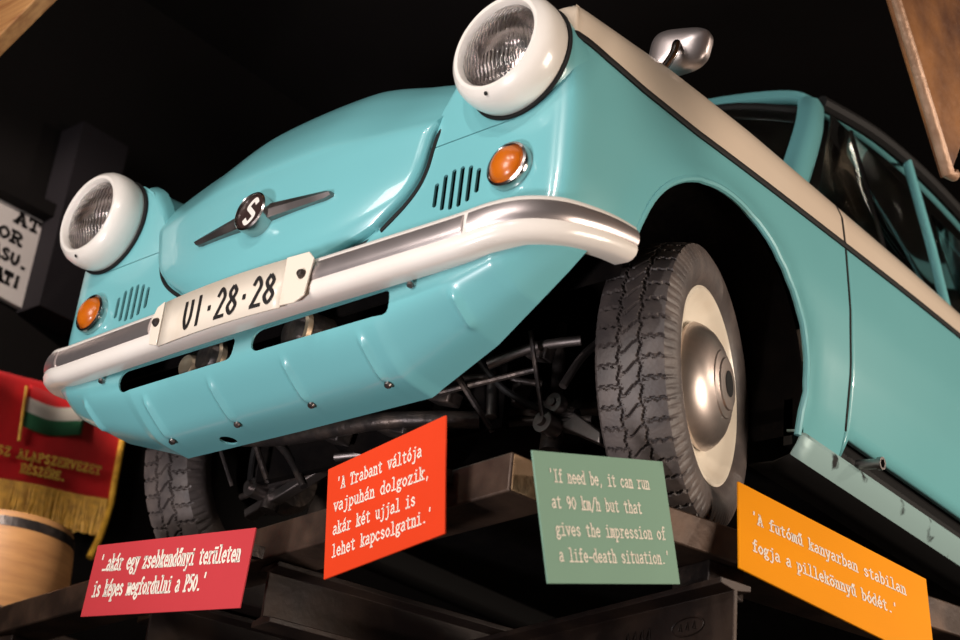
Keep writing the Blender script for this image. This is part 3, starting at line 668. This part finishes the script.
hubc = MB().lathe([(.1245, .040), (.127, .048), (.124, .055), (.117, .066), (.104, .079), (.086, .089), (.068, .0945), (.066, .097), (.052, .1005), (.050, .104), (.038, .1055), (.0, .106)], (0, 0, 0), (1, 0, 0), 64)
ST = .2818
def wheel_at(loc, rz, first=[]):
    if not first:
        wv = rim.build('wheel', [RIMC, BLACKR], car, ang=50)
        t_ = tw.build('tyre', TYRE, wv, ang=32); h_ = hubc.build('hubcap', HUBM, wv, ang=30)
        cp = MB().lathe([(.0, .1075), (.026, .1068)], (0, 0, 0), (1, 0, 0), 32).build('cap_emblem', BLACKR, h_)
        ob = MB()
        first.append((wv, t_, h_, cp)); o = wv
    else:
        wv, t_, h_, cp = first[0]; o = wv.copy(); C.objects.link(o); o.parent = car
        a = t_.copy(); C.objects.link(a); a.parent = o
        b2 = h_.copy(); C.objects.link(b2); b2.parent = o
        c2 = cp.copy(); C.objects.link(c2); c2.parent = b2
    o.location = Vector(loc) - Vector((0, 0, ZR)); o.rotation_euler = (0, 0, rz); return o
cr = Vector((.656, .658, .272)) - Vector((math.cos(ST), math.sin(ST), 0)) * .066
wheel_at(cr, ST)
wheel_at((-.645, .615, .272), .17 + PI)
wheel_at((.63, 2.68, .272), 0); wheel_at((-.63, 2.68, .272), PI)

# underbody: springs, arms, rods, engine
def part(mb, name, M=IRON, **k): return cbuild(mb, name, M, **k)
part(MB().lathe([(.0, 0), (.13, 0), (.15, .05), (.15, .16), (.11, .24), (.0, .26)], (.02, .36, .27), (0, 1, .05), 24), 'engine_block', DARKM)
part(MB().tube(catmull([(-.46, .50, .185), (-.25, .47, .225), (0, .46, .235), (.25, .47, .225), (.46, .50, .185)], 6), .016, 8), 'leaf_spring', IRON)
part(MB().prism([(.20, .262), (.22, .280), (.43, .215), (.53, .135), (.53, .110), (.44, .160), (.21, .245)], (0, .485, 0), (1, 0, 0), (0, 0, 1), (0, .05, 0)), 'control_arm', DULL, bevel=.003)
part(MB().lathe([(.0, -.012), (.020, -.012), (.022, 0), (.020, .01), (.0, .012)], (.43, .47, .205), (0, -1, 0), 18).lathe([(.0, 0), (.009, 0), (.009, .016), (.0, .016)], (.43, .47, .205), (0, -1, 0), 8), 'arm_bolt', DULL)
part(MB().box((-.34, .50, .160), (.26, .03, .022), Matrix.Rotation(-.32, 3, 'Y')), 'control_arm', DULL, bevel=.003)
part(MB().tube([(.15, .45, .21), (.5, .50, .17)], .009, 10).tube([(-.5, .5, .17), (.15, .45, .21)], .008, 10), 'track_rod', IRON)
for sx in (1, -1):
    part(MB().tube([(sx * .40, .50, .12), (sx * .39, .52, .23)], .022, 12).tube([(sx * .39, .52, .2), (sx * .37, .54, .42)], .013, 10), 'shock_absorber', IRON)
    part(MB().lathe([(.0, -.02), (.022, -.02), (.022, .02), (.0, .02)], (sx * .415, .47, .165), (0, 1, 0), 16).lathe([(.0, -.03), (.010, -.03), (.010, .03), (.0, .03)], (sx * .415, .47, .165), (0, 1, 0), 12), 'bush', DULL)
    part(MB().lathe([(.0, 0), (.07, 0), (.085, .02), (.085, .05), (.0, .05)], (sx * .50, .655, .27), (sx, 0, 0), 24), 'brake_drum', IRON)
    part(MB().tube([(sx * .2, .6, .27), (sx * .52, .655, .27)], .02, 12), 'drive_shaft', IRON)
    part(MB().tube(catmull([(sx * .30, .36, .30), (sx * .36, .40, .22), (sx * .43, .46, .18)], 5), .007, 8), 'brake_hose', BLACKR)
    part(MB().tube([(sx * .25, .33, .21), (sx * .43, .40, .25)], .006, 8).tube([(sx * .29, .3, .26), (sx * .32, .42, .15)], .007, 8).tube([(sx * .46, .34, .30), (sx * .44, .42, .16)], .005, 8), 'stay_rod', IRON)
part(MB().tube(catmull([(-.28, .30, .20), (-.1, .28, .165), (.15, .30, .16), (.3, .4, .17)], 6), .017, 10), 'exhaust_pipe', IRON)
part(MB().lathe([(.0, 0), (.03, 0), (.045, .012), (.05, .03), (.05, .08), (.0, .09)], (.06, .09, .288), (.25, 1, 0), 28).lathe([(.047, .010), (.0525, .014), (.0525, .024), (.048, .028)], (.06, .09, .288), (.25, 1, 0), 28, mi=1), 'horn', [IRON, BRASS])
part(MB().lathe([(.0, 0), (.03, 0), (.042, .012), (.045, .03), (.045, .08), (.0, .09)], (-.19, .09, .288), (.1, 1, 0), 28).lathe([(.042, .008), (.048, .012), (.048, .024), (.043, .028)], (-.19, .09, .288), (.1, 1, 0), 28, mi=1), 'horn', [IRON, BRASS])
part(MB().lathe([(.0, 0), (.022, 0), (.03, .01), (.03, .06), (.0, .07)], (-.26, .10, .288), (.0, 1, 0), 20), 'air_pipe', BRASS)

for k, (p, q, rr) in enumerate([((.36, .34, .25), (.52, .42, .30), .010), ((.22, .33, .24), (.40, .46, .25), .007), ((.30, .42, .33), (.33, .40, .17), .012), ((.10, .40, .15), (.30, .44, .19), .013), ((-.05, .36, .14), (.12, .42, .12), .010), ((-.30, .40, .24), (-.20, .42, .12), .009), ((.50, .40, .20), (.53, .46, .31), .008)]):
    part(MB().tube(catmull([p, [(a + b) / 2 + (.012 if i == 2 else 0) for i, (a, b) in enumerate(zip(p, q))], q], 5), rr, 10), 'pipe', IRON if k % 2 else DULL)
for p, sz in (((.44, .40, .285), (.05, .03, .035)), ((.24, .36, .215), (.06, .04, .03)), ((.14, .34, .16), (.09, .05, .03)), ((-.02, .33, .175), (.05, .04, .04)), ((.35, .45, .235), (.03, .04, .05))):
    part(MB().box(p, sz, Matrix.Rotation(.3, 3, 'Y')), 'bracket', IRON, bevel=.004)
# cabin
def mir(P): return [Vector((-p[0], p[1], p[2])) for p in P]
PA = [(.665, .98, .88), (.63, 1.09, 1.04), (.585, 1.21, 1.21), (.54, 1.30, 1.34)]
hdr = catmull([(-.54, 1.30, 1.34), (-.47, 1.275, 1.385), (-.25, 1.235, 1.415), (0, 1.22, 1.425), (.25, 1.235, 1.415), (.47, 1.275, 1.385), (.54, 1.30, 1.34)], 6)
side_r = [(.54, 1.30, 1.34), (.575, 1.55, 1.36), (.585, 1.9, 1.365), (.575, 2.3, 1.34), (.54, 2.6, 1.28)]
def flat_strip(path, wdir, wd, th):
    rows = []
    for p, w_, d in zip(path, wdir, wd):
        p = Vector(p); w_ = Vector(w_).normalized(); nrm = Vector((p.x, 0, .2 * p.z)).normalized()
        rows.append([p - w_ * d / 2 - nrm * th, p - w_ * d / 2, p - w_ * d * .25 + nrm * .006, p + w_ * d * .25 + nrm * .006, p + w_ * d / 2, p + w_ * d / 2 - nrm * th])
    return rows
rf = MB(); sp = catmull(side_r, 6)
for k, e in enumerate(sp):
    pass
RS = []
for k, e in enumerate(sp):
    t = k / (len(sp) - 1); cz = lerp(1.425, 1.45, sstep(0, .35, t)) - .10 * sstep(.6, 1, t); cy = lerp(1.22, e.y + .05, sstep(0, .6, t)) if t < .6 else e.y + .05
    row = []
    for s in [-1 + i / 12 for i in range(25)]:
        a = abs(s) ** 2.6; row.append(Vector((e.x * s, lerp(cy, e.y, a), lerp(cz, e.z, a))))
    RS.append(row)
rf.grid(RS); roof = cbuild(rf, 'roof', TURQ, solid=.012)
cbuild(MB().grid([[p - Vector((p.x * .03, 0, .022)) for p in r_] for r_ in RS]), 'headliner', INT)
for sx in (1, -1):
    pa = MB(); path = catmull(PA, 5); path = [Vector((sx * p.x, p.y, p.z)) for p in path]; rows = []
    for k, p in enumerate(path):
        wd = lerp(.030, .045, k / (len(path) - 1))
        rows.append([p + Vector((sx * a, b_, c_)) for a, b_, c_ in ((-.045, -.028, .012), (-.02, -.032, .014), (.004, -.016, .006), (.008, .008, -.006), (.0, .025, -.012), (-.03, .03, -.012))])
    pa.grid(rows, cu=True); cbuild(pa, 'windscreen_pillar', TURQ, ang=60)
    gu = MB().tube([Vector((sx * p.x, p.y, p.z)) + Vector((sx * .004, .002, .004)) for p in sp], .019, 8); cbuild(gu, 'drip_rail', BLACKR)  # drip rail made thick and black to stand in for the unlit roof edge
    bp = MB().tube([(sx * .69, 1.69, .86), (sx * .65, 1.69, 1.08), (sx * .59, 1.69, 1.36)], .013, 10); cbuild(bp, 'door_pillar', TURQ)
    cbuild(MB().tube([(sx * .70, 1.36, .83), (sx * .575, 1.40, 1.30)], .006, 8), 'vent_window_bar', CHROME)
    cbuild(MB().tube([(sx * .69, 2.5, .83), (sx * .54, 2.6, 1.26)], .05, 10), 'rear_pillar', TURQ)
    g = MB().grid([[Vector((sx * .685, y, .83)) for y in (1.02, 1.86)], [Vector((sx * .56, y, 1.31)) for y in (1.32, 1.86)]]); cbuild(g, 'side_window', GLASS, solid=.004)
    g = MB().grid([[Vector((sx * .685, y, .83)) for y in (1.90, 2.48)], [Vector((sx * .56, y, 1.31)) for y in (1.90, 2.50)]]); cbuild(g, 'rear_side_window', GLASS, solid=.004)
# windscreen surround and glass
hd = MB().grid([[p + Vector((0, a, c_)) for p in hdr] for a, c_ in ((-.0, -.035), (-.014, -.018), (-.006, .004), (.02, .012))]); cbuild(hd, 'windscreen_header', TURQ, solid=.01)
wb = catmull([(-.64, 1.0, .87), (-.4, .93, .90), (0, .90, .91), (.4, .93, .90), (.64, 1.0, .87)], 6)
wt_ = [p + Vector((0, -.002, -.03)) for p in catmull([(-.52, 1.29, 1.34), (-.3, 1.245, 1.405), (0, 1.225, 1.42), (.3, 1.245, 1.405), (.52, 1.29, 1.34)], 6)]
gk = wb + wt_[::-1]
cbuild(MB().grid([[lerp(a, b_, f) for a, b_ in zip(wb, wt_)] for f in [i / 6 for i in range(7)]]), 'windscreen', GLASS, solid=.005)
cbuild(MB().tube([p + Vector((0, -.008, 0)) for p in gk], .013, 8, closed=True), 'windscreen_rubber', BLACKR)
cw = MB().grid([[Vector((s * .66, .98 + 0.0, .835 + .02 * (1 - s * s))) for s in [-1 + i / 10 for i in range(21)]], [Vector((s * .64, .96 + .06 * s * s, .875 + .03 * (1 - s * s))) for s in [-1 + i / 10 for i in range(21)]], [Vector((s * .52, .92 + .06 * s * s, .86 + .04 * (1 - s * s))) for s in [-1 + i / 10 for i in range(21)]]]); cbuild(cw, 'cowl', TURQ, solid=.004)
# seats and trim
for sx in (1, -1):
    mb = MB(); rows = []
    for f in [i / 10 for i in range(11)]:
        hw = .23 * (1 - .25 * max(0, f - .6) / .4); z = lerp(.55, 1.06, f); y = 1.72 + .10 * f
        rows.append([Vector((sx * .30 + a * hw, y + b_, z)) for a, b_ in ((-1, .02), (-.9, -.04), (-.5, -.06), (0, -.06), (.5, -.06), (.9, -.04), (1, .02), (.9, .07), (0, .08), (-.9, .07))])
    mb.grid(rows, cu=True); mb.f.append(tuple(len(mb.v) - 10 + i for i in range(10))); mb.mi.append(0)
    mb.box((sx * .30, 1.46, .52), (.46, .5, .14)); cbuild(mb, 'front_seat', SEAT, ang=50)
cbuild(MB().box((0, 2.42, .75), (1.1, .16, .5)).box((0, 2.2, .5), (1.1, .45, .16)), 'rear_seat', SEAT, bevel=.03)
cbuild(MB().box((0, 1.06, .72), (1.24, .12, .24)), 'dashboard', INT, bevel=.02)
sw = MB().tube([Vector((.32 + .19 * math.cos(a), 1.22 + .08 * math.sin(a), .86 + .16 * math.sin(a))) for a in [2 * PI * i / 36 for i in range(36)]], .010, 8, closed=True); cbuild(sw, 'steering_wheel', INT)

# ------------------------------------------------------------------ wall sign, banner, barrel, hanging pieces
U_ = Vector((0, 1, 0)); XW = -1.797
def onwall(y, z, off=0): return Vector((XW + off, y, z))
sg = MB().prism([(-.35, .93 + .12), (.62, 1.00), (.615, 1.29), (.60, 1.31), (-.35, 1.34)], (XW, 0, 0), (0, 1, 0), (0, 0, 1), (.02, 0, 0)).build('wall_sign', SIGNW, None, bevel=.002)
tag(sg, 'white enamel sign with bold black capitals on the black wall at the far left', 'sign')
for txt, y0, y1, zb, hgt in (('AT', .475, .565, 1.262, .026), ('OR', .43, .515, 1.195, .026), ('ASU.', .425, .555, 1.128, .026), ('HAT!', .425, .545, 1.058, .026)):
    mb = MB(); lettering(mb, txt, (XW + .021, y0, zb), (0, 1, -.02), (0, 0.02, 1), y1 - y0, hgt, .42, 1.15)
    mb.build('sign_lettering', BLK, sg, smooth=False, fix=False)
# banner
bn = empty('banner', (XW + .04, .95, .36)); tag(bn, 'red velvet banner with gold lettering, fringe and an embroidered flag hanging on the wall', 'banner')
def cloth(y0, y1, zt, zb, amp, ny=50, nz=20):
    rows = []
    for j in range(nz + 1):
        f = j / nz; rows.append([])
        for i in range(ny + 1):
            g = i / ny; y = lerp(y0(f), y1(f), g); z = lerp(zt(g), zb(g), f)
            rows[-1].append(Vector((XW + .03 + amp * math.sin(g * 17 + f * 2) * (.4 + .6 * f), y, z)))
    return rows
def local(mb, root):
    mb.v = [(x - root.location.x, y - root.location.y, z - root.location.z) for x, y, z in mb.v]; return mb
zl = lambda y, b: b + .165 * (y - .6)
def cloth(zt_, zb_, amp, y1=1.02, ny=60, nz=16):
    rows = []
    for j in range(nz + 1):
        f = j / nz; rows.append([])
        for i in range(ny + 1):
            y = y1 * i / ny; rows[-1].append(Vector((XW + .03 + amp * math.sin(y * 17 + f * 2) * (.4 + .6 * f), y, lerp(zl(y, zt_), zl(y, zb_), f))))
    return rows
rows = cloth(.79, .455, .010)
local(MB().grid(rows), bn).build('velvet_cloth', REDC, bn, solid=.004)
local(MB().tube([q[-1] + Vector((.004, 0, 0)) for q in rows] + [Vector((XW + .045, 1.01, .46)), Vector((XW + .045, 1.0, .40)), Vector((XW + .045, .98, .33))], .011, 8), bn).build('gold_cord', GOLD, bn)
fr_ = MB()
for i in range(130):
    y = lerp(.25, 1.0, i / 129); x = XW + .036 + .010 * math.sin(y * 17 + 2)
    fr_.tube([(x + .003, y, zl(y, .46)), (x + .006, y + random.uniform(-.004, .004), zl(y, .40)), (x + .004, y + random.uniform(-.007, .007), zl(y, .345) + random.uniform(-.006, .006))], .0045, 5)
o = local(fr_, bn).build('fringe', GOLD, bn); o['kind'] = 'stuff'
for txt, a_, b2_, zb_ in (('ISZ ALAPSZERVEZET', .565, .955, .530), ('R\u00c9SZ\u00c9RE.', .676, .835, .488)):
    mb = MB(); lettering(mb, txt, (XW + .052, a_, zl(a_, zb_)), (0, 1, .165), (0, 0, 1), b2_ - a_, .0185, .3, 1.12)
    local(mb, bn).build('gold_text_line', GOLDT, bn, smooth=False, fix=False)
fl = MB()
def fstrip(z0, z1):
    return [[Vector((XW + .046 + .004 * math.sin(i * .5), .645 + .21 * i / 16, zl(.645 + .21 * i / 16, z) - .012 * math.sin(i / 16 * PI * 1.3))) for i in range(17)] for z in (z0, z1)]
for z0, z1, mi in ((.765, .725, 0), (.725, .68, 1), (.68, .632, 2)): fl.grid(fstrip(z0, z1), mi=mi)
fl.tube([(XW + .05, .650, .59), (XW + .05, .632, .76)], .005, 6, mi=3)
local(fl, bn).build('embroidered_flag', [REDC, FWHITE, FGREEN, GOLD], bn, solid=.002)
# cask below the banner
kb = MB().lathe([(.0, 0), (.158, 0), (.170, .06), (.178, .15), (.170, .24), (.158, .30), (.0, .30)], (-1.60, .62, -.01), (0, 0, 1), 48)
ks = kb.build('wooden_cask', BARREL, None); tag(ks, 'tan wooden cask with dark hoops standing below the red banner', 'cask')
for h, r in ((.268, .1665), (.03, .166)):
    MB().lathe([(r - .006, -.014), (r + .002, -.014), (r - .001, .014), (r - .01, .014)], (-1.60, .62, -.01 + h), (0, 0, 1), 48).build('hoop', IRON, ks)
st = MB().box((-1.60, .62, -.03), (.38, .40, .04)).build('wall_shelf', STEEL, None, bevel=.003); tag(st, 'dark steel shelf on the left wall under the wooden cask', 'shelf')
for y in (.5, .74): MB().box((-1.68, y, -.14), (.22, .03, .18)).build('shelf_bracket', STEEL, st)
# wooden board at the upper left corner
e = Vector((.248, 0, .0)); a = Vector((-.520, -.3, 1.072)); b_ = Vector((-.635, -.3, 1.022)); d = (a - b_).normalized()
nrm = Vector((-d.z, 0, d.x))
wp = MB().prism([(-.9, 0), (1.6, 0), (1.6, .30), (-.9, .30)], a, d, nrm, (0, .04, 0)).build('wooden_board', WOOD, None, bevel=.004)
tag(wp, 'blurred warm brown wooden board crossing the upper left corner', 'board')
# rusty plate at the upper right corner
a = Vector((1.2, .373, .786)); tip = Vector((1.2, .60, .52)); ua = (a - tip).normalized()
P = [Vector((1.2, .575, .53)), Vector((1.2, .95, 1.20)), Vector((1.2, 1.0, 2.3)), Vector((1.2, -.75, 2.3))]
rp = MB().prism([(p.y, p.z) for p in P], (1.2, 0, 0), (0, 1, 0), (0, 0, 1), (-.02, 0, 0)).build('rusty_plate', RUSTP, None, bevel=.004)
tag(rp, 'rust-brown metal plate hanging into the upper right corner', 'metal plate')
ed = MB().tube([P[3], lerp(P[3], P[0], .5) + Vector((0, .004, 0)), lerp(P[3], P[0], .8), P[0] + Vector((0, -.01, .0)), P[0] + Vector((0, .012, .01))], [.007, .007, .008, .012, .012], 10)
ed.build('rolled_edge', RUSTE, rp)
